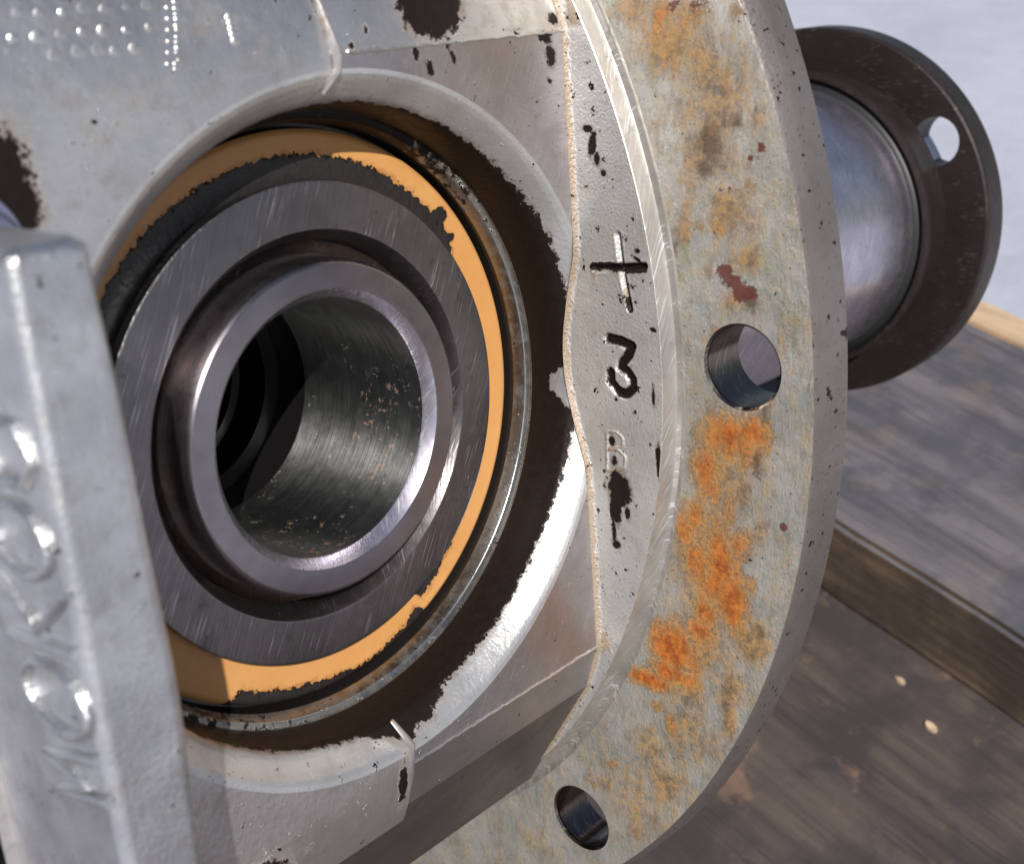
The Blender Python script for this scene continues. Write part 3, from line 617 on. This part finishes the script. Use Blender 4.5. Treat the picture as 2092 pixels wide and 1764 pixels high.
mesh('orange_ring', V, F, M_ORANGE, B, {'oil': OIf}, label='orange painted ring with black greasy residue')
V, F = lathe([(24.2, 10.2), (24.38, 8.25), (24.3, 8.02), (24.05, 7.9), (19.95, 7.72), (19.7, 7.8), (18.9, 8.9), (18.6, 9.6), (18.4, 10.4)], 'Y', (BX, 0), n=320); mesh('steel_race', V, F, M_RACE, B)
V, F = lathe([(18.4, 10.4), (17.6, 10.9), (16.5, 11.0)], 'Y', (BX, 0)); mesh('grease_groove', V, F, M_HOLEW, B)
K = empty('hub_sleeve', (BX, BY + 30, 0), 'turned steel hub sleeve with a deep dark hole inside the bearing', 'hub sleeve')
V, F = lathe([(17.1, 12.6), (17.1, 8.6), (17.05, 7.4), (16.95, 6.75), (16.8, 6.4), (16.6, 6.2), (16.4, 6.12), (14.25, 6.12), (14.1, 6.18)], 'Y', (BX, 0), n=320); mesh('hub_end', V, F, M_HUB, K)
V, F = lathe([(14.1, 6.18), (13.25, 7.25), (13.15, 7.45)], 'Y', (BX, 0), n=320); mesh('hole_chamfer', V, F, M_TUBE, K)
V, F = lathe([(13.15, 7.45), (13.15, 14.2), (13.1, 14.3), (13.1, 20.0), (13.05, 20.1), (13.05, 27.2)], 'Y', (BX, 0), n=320); mesh('hub_hole', V, F, M_HOLE, K)
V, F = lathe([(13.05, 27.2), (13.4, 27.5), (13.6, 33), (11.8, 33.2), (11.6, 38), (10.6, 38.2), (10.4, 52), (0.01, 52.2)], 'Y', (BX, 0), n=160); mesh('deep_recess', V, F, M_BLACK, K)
bxv = [(x, y, z) for x in (-42.5, -39.0) for y in (BY + 45, BY + 52) for z in (-2.0, 1.6)]
mesh('drive_block', bxv, [(0, 1, 3, 2), (4, 6, 7, 5), (0, 4, 5, 1), (2, 3, 7, 6), (0, 2, 6, 4), (1, 5, 7, 3)], M_RACE, K, smooth=False)

# ================================================================ coupling disc at the end of the tube
CP = empty('coupling_flange', (104, -40, -36), 'dark brown round coupling flange with a bolt hole behind the housing', 'coupling')
CC = (-40, -2.75)
V, F = lathe([(25.5, 104.95), (26.4, 104.9), (26.6, 99.5), (27.1, 98.8), (27.2, 96.9), (26.9, 96.3), (26.3, 96.2), (25.9, 96.7), (25.7, 97.6)], 'X', CC, n=180); mesh('seal_collar', V, F, M_COUP, CP)
V, F = lathe([(24.45, 96.6), (25.2, 96.9), (25.7, 97.6)], 'X', CC, n=180); mesh('seal_ring', V, F, M_RUB, CP)
hole_r = 4.2; hole_cs = []
for k in range(2):
    a = math.radians(30.5 + 180 * k); hole_cs.append((CC[0] - 27.9 * math.cos(a), CC[1] + 27.9 * math.sin(a)))
def ring_holes(r_in, r_out, x, flip, nm):
    pts, E_ = [], []
    for c, r, nn in [(CC, r_in, 160), (CC, r_out, 200), (CC, (r_in + r_out) / 2, 90)] + [(c, hole_r, 32) for c in hole_cs]:
        p_, e_ = loop(c, r, nn, len(pts))
        if abs(r - (r_in + r_out) / 2) < 1e-6: pts += [q_ for q_ in p_ if all(math.hypot(q_[0] - h[0], q_[1] - h[1]) > hole_r + .5 for h in hole_cs)]; continue
        pts += p_; E_ += e_
    def keep(c):
        d = np.hypot(c[:, 0] - CC[0], c[:, 1] - CC[1]); k = (d > r_in * .999) & (d < r_out)
        for h in hole_cs: k &= np.hypot(c[:, 0] - h[0], c[:, 1] - h[1]) > hole_r * .99
        return k
    V_, F_ = cdt(pts, E_, keep)
    return mesh(nm, np.stack([0 * V_[:, 0] + x, V_[:, 0], V_[:, 1]], 1), [f[::-1] for f in F_] if flip else F_, M_COUP, CP)
ring_holes(20.0, 33.5, 105.0, True, 'disc_face'); ring_holes(20.0, 33.0, 111.5, False, 'disc_back')
V, F = lathe([(33.5, 105.0), (33.85, 105.2), (34.0, 105.7), (34.0, 110.8), (33.0, 111.5)], 'X', CC, n=200); mesh('disc_rim', V, F, M_COUP, CP)
for c in hole_cs:
    V, F = [], []
    for i in range(32):
        a = 2 * math.pi * i / 32
        for x in (105.0, 111.5): V.append((x, c[0] + hole_r * math.cos(a), c[1] + hole_r * math.sin(a)))
    F = [(2 * i, 2 * ((i + 1) % 32), 2 * ((i + 1) % 32) + 1, 2 * i + 1) for i in range(32)]
    mesh('bolt_hole', V, F, M_COUP, CP)

# ================================================================ small litter
for (x, y, sz, lab) in ((112, -57, 1.3, 'pale splinter lying on the dark board against the grey board'), (105, -67, 1.7, 'larger pale wood chip lying on the dark board')):
    c = on_low(x, y); bm = bmesh.new()
    vs = []
    for i in range(7):
        a = 2 * math.pi * i / 7; q_ = c + d1 * math.cos(a) * sz * random.uniform(.7, 1.1) + far_dir * math.sin(a) * sz * .5
        vs.append((q_, q_ + UPn * random.uniform(.5, .9)))
    V = [v for ab in vs for v in ab]; F = [(2 * i, 2 * ((i + 1) % 7), 2 * ((i + 1) % 7) + 1, 2 * i + 1) for i in range(7)] + [tuple(2 * i + 1 for i in range(7)), tuple(2 * i for i in range(7))[::-1]]
    o = mesh('wood_chip', V, F, M_WOOD3, smooth=False); o['label'] = lab; o['category'] = 'wood chip'

# ---------------------------------------------------------------- stand everything upright
bpy.context.view_layer.update()
for o in [o for o in bpy.data.objects if o.parent is None and o not in (camo, so)]:
    o.matrix_world = T @ o.matrix_world
